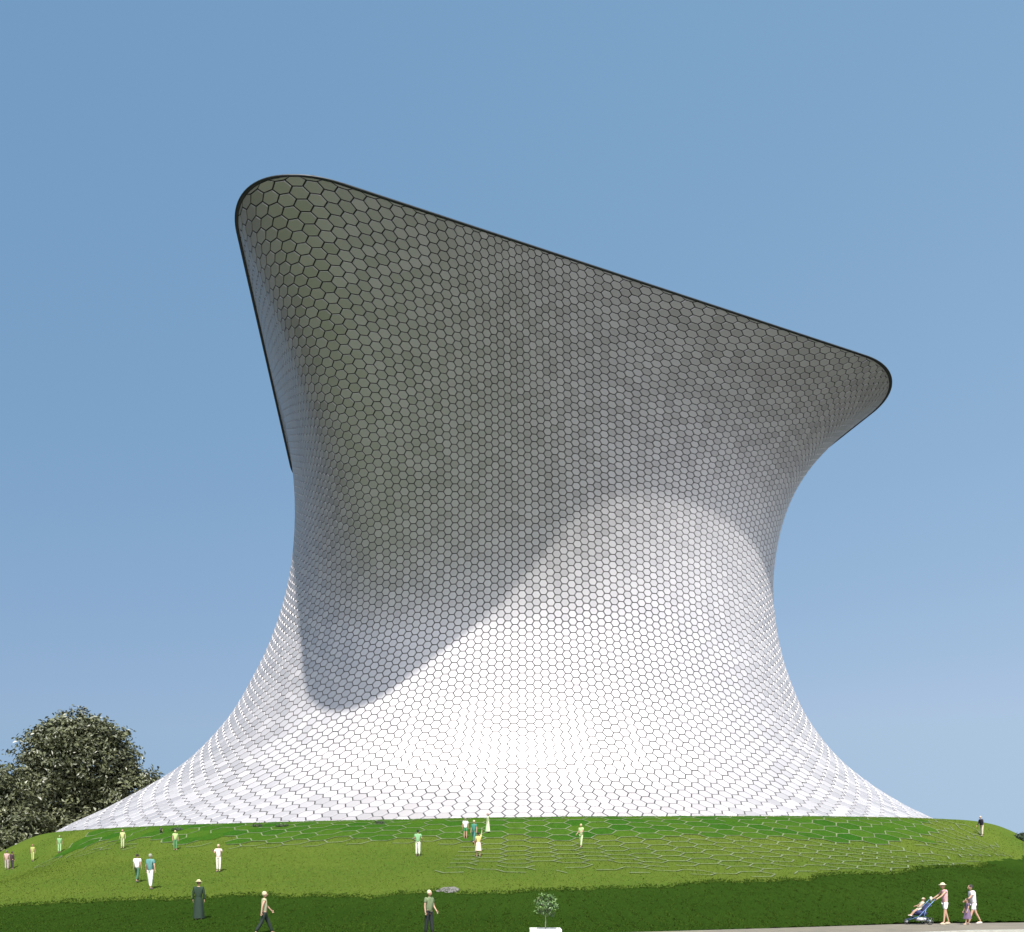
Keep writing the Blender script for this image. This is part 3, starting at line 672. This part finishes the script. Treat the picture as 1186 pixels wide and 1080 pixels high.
# ------------------------------------------------------------ trees, sapling, slab, hedge
def leaf_mat(name, a, b, rough=.5):
    a, b = dim(a), dim(b)
    k = NT(name); at = k.n('ShaderNodeAttribute', attribute_name='tone')
    k.l(k.mix(at.outputs['Fac'], a, b), k.b.inputs['Base Color']); k.b.inputs['Roughness'].default_value = rough
    k.b.inputs['Specular IOR Level'].default_value = .5
    return k.m
BARK = plain('bark', (.20, .17, .13), .9, .35, 3, bump=.6)
def leaves(parent, lobes, n, size, mat, name='crown', clump=.5):
    """many leaf faces in clumps spread through the lobes' volume"""
    C = []; Nn = []
    vol = np.array([r[0]*r[1]*r[2] for _, r in lobes]); vol = vol / vol.sum()
    nc = max(12, n // 26)
    for (c, r), v in zip(lobes, vol):
        m = int(nc * v) + 1
        d = RNG.normal(0, 1, (m, 3)); d /= np.linalg.norm(d, axis=1)[:, None]
        q = d * (RNG.uniform(.30, 1.0, (m, 1)) ** .45) * np.array(r) * (1 + .05 * RNG.normal(0, 1, (m, 1))) + np.array(c)
        C.append(q); Nn.append(d)
    C = np.concatenate(C); Nn = np.concatenate(Nn); m = len(C)
    k = n // m; ctr = np.repeat(C, k, 0) + RNG.normal(0, clump, (m * k, 3)) * np.array([1, 1, .6]); out = np.repeat(Nn, k, 0)
    nr = out * .8 + RNG.normal(0, .7, out.shape) + np.array([0, 0, .5]); nr /= np.linalg.norm(nr, axis=1)[:, None]
    t1 = np.cross(nr, RNG.normal(0, 1, nr.shape)); t1 /= np.linalg.norm(t1, axis=1)[:, None]; t2 = np.cross(nr, t1)
    sz = size * RNG.uniform(.6, 1.4, (m * k, 1)); fold = nr * sz * .25
    V = np.stack([ctr - t1 * sz, ctr + t2 * sz * .5 + fold, ctr + t1 * sz, ctr - t2 * sz * .5 + fold], 1).reshape(-1, 3)
    F = np.arange(len(V)).reshape(-1, 4).tolist()
    tone = np.clip(np.repeat(RNG.uniform(0, 1, m), k) * .6 + RNG.uniform(0, .4, m * k), 0, 1)
    return meshobj(name, V, F, mat, parent, attrs={'tone': tone})
def tree(label, x, y, lobes, trunk_h, tr, n, size, mat, group=None, name='tree', clump=.5, z=None):
    z = gz(x, y) if z is None else z
    t = empty(name, (x, y, z)); tag(t, label, 'tree', group)
    b = Bag(); pts = [(0, 0, -.3)] + [(.25*math.sin(i*1.3)*i/6*tr*2, .2*math.cos(i*1.9)*i/6*tr*2, trunk_h * i / 6) for i in range(1, 7)]
    b.tube(pts, [tr*1.35, tr, tr*.88, tr*.8, tr*.74, tr*.66, tr*.55], 0, 10)
    top = Vector(pts[-1])
    for c, r in lobes:
        for q in range(4):
            e = Vector(c) + Vector((random.uniform(-.6, .6)*r[0], random.uniform(-.6, .6)*r[1], random.uniform(-.4, .55)*r[2]))
            s0 = Vector(pts[random.choice((4, 5, 6))]); m_ = s0.lerp(e, .5) + Vector((random.uniform(-.5, .5), random.uniform(-.5, .5), .3)) * tr * 2
            b.tube([s0, m_, e], [tr*.42, tr*.26, tr*.06], 0, 7)
    b.obj('trunk', BARK, t)
    leaves(t, lobes, n, size, mat, clump=clump)
    return t
OLIVE = leaf_mat('olive_leaves', (.036, .044, .016), (.165, .175, .085), .42)
tree('large round olive grey tree rising behind the left foot of the tower', -56, 112, [((0, 0, 15.3), (7.2, 6, 5.9)), ((6.4, 1, 10.6), (4.6, 4.6, 3.8)), ((-3.5, 0, 10.0), (6, 6, 5.0)), ((1.0, -2, 17.6), (4.6, 4, 2.8)), ((1.5, 0, 5.5), (8.0, 5, 4))],
     9, .55, 64000, .27, OLIVE, 'trees behind the left end of the mound')
tree('lower olive grey tree cut off by the left edge of the picture', -63.5, 104, [((0, 0, 9.5), (6, 5, 5.2)), ((3.6, 0, 5.6), (5, 4.4, 3.8)), ((-4, 1, 6.5), (5, 5, 4.5)), ((1.5, -1, 2.8), (6.5, 4, 2.6))],
     6, .42, 40000, .26, OLIVE, 'trees behind the left end of the mound')
tree('far olive tree on the left seen in the gap under the round crown', -52, 122, [((0, 0, 7.5), (5.0, 5, 4.5)), ((-5, 0, 6), (5, 5, 5)), ((4.5, 0, 5.5), (3.5, 4, 3.2))],
     6, .42, 18000, .32, OLIVE, 'trees behind the left end of the mound')
# clipped hedge beyond the right shoulder
SHR = leaf_mat('hedge_leaves', (.018, .040, .014), (.05, .085, .03), .6)
def shrub(label, x, y, w_, h_, n, group=None, cat='hedge', name='hedge', col=SHR, size=.09):
    t = empty(name, (x, y, gz(x, y))); tag(t, label, cat, group)
    b = Bag()
    for q in range(7):
        a = q * .9; b.tube([(0, 0, -.1), (w_*.3*math.cos(a), w_*.25*math.sin(a), h_*.5), (w_*.75*math.cos(a), w_*.5*math.sin(a), h_*.8)], [.05, .035, .012], 0, 6)
    b.obj('stems', BARK, t)
    leaves(t, [((0, 0, h_*.55), (w_, w_*.6, h_*.45)), ((w_*.5, 0, h_*.4), (w_*.6, w_*.5, h_*.38)), ((-w_*.5, 0, h_*.4), (w_*.6, w_*.5, h_*.38))], n, size, col, 'foliage', .12)
    return t
shrub('dark green bush at the right edge behind the shoulder of the mound', 51.6, 85.5, 2.0, 1.2, 6000, None, 'bush', 'bush')
for i, px in enumerate((208, 300, 329, 441)):
    x, y = ground_at(px, [961, 957, 957, 954][i])
    shrub(['leftmost tiny dark plant at the white foot of the tower, right of the crouching child', 'second tiny dark plant from the left along the foot of the tower', 'third tiny dark plant from the left along the foot of the tower', 'rightmost tiny dark plant along the foot of the tower, above the person in green'][i], x, y - .35, .45, .16, 500, 'small plants along the foot of the tower', 'plant', 'low_plant', size=.05)
# sapling in a white planter
sx, sy = .98, 25.4
t = empty('planter', (sx, sy, PV_Z if sy > path_edge(sx) - 4.6 else .012)); tag(t, 'square white planter standing at the lower edge of the picture under the sapling', 'planter')
b = Bag()
for (c, d) in (((0, -.42, .18), (.92, .06, .36)), ((0, .42, .18), (.92, .06, .36)), ((-.43, 0, .18), (.06, .78, .36)), ((.43, 0, .18), (.06, .78, .36)), ((0, 0, .06), (.8, .78, .1))): b.box(c, d, 0, None, .008)
b.obj('box', plain('white_concrete', (.80, .80, .76), .7, .06, 5), t, smooth=False)
b = Bag(); b.box((0, 0, .29), (.80, .78, .05), 0); b.obj('soil', plain('soil', (.06, .045, .03), .95, .4, 20, bump=.5), t, smooth=False)
zt = t.location.z + .31
SAP = leaf_mat('sapling_leaves', (.030, .085, .022), (.22, .34, .10), .5)
t = empty('sapling', (sx, sy, zt)); tag(t, 'young bright green sapling with a thin pale stem in the white planter', 'tree')
b = Bag(); b.tube([(0, 0, -.05), (.01, 0, .25), (0, .01, .55), (.01, 0, .9)], [.018, .015, .012, .006], 0, 8)
for q in range(14):
    a = q * 2.4; z0 = .38 + .035 * q; b.tube([(0, 0, z0), (.16*math.cos(a), .16*math.sin(a), z0 + .10), (.30*math.cos(a), .30*math.sin(a), z0 + .16)], [.006, .004, .002], 0, 5)
b.obj('trunk', plain('pale_stem', (.35, .36, .22), .8, .2, 20), t)
leaves(t, [((0, 0, .72), (.33, .33, .30)), ((.02, 0, .92), (.22, .22, .16))], 1000, .044, SAP, clump=.05)
# grey stone slab lying on the grass
x, y = ground_at(518, 1032)
V = []; F = []
tl = [(-.66, -.1), (-.5, -.5), (.05, -.62), (.62, -.35), (.70, .15), (.4, .55), (-.3, .5)]
n = len(tl)
for s_, z_ in ((.88, -.05), (.88, .04), (.84, .06)):
    for a, c in tl: V.append((a*s_, c*1.5*s_, z_ + (gz(x + a, y + c*1.5) - gz(x, y))))
for q in (0, 1): F += [(q*n+i, q*n+(i+1) % n, (q+1)*n+(i+1) % n, (q+1)*n+i) for i in range(n)]
F += [tuple(range(2*n, 3*n)), tuple(range(n))[::-1]]
o = meshobj('stone_slab', V, F, plain('slab_grey', (.15, .14, .13), .85, .2, 3, bump=.4)); o.location = (x, y, gz(x, y))
tag(o, 'flat grey stone slab lying at the top edge of the dark grass', 'slab')
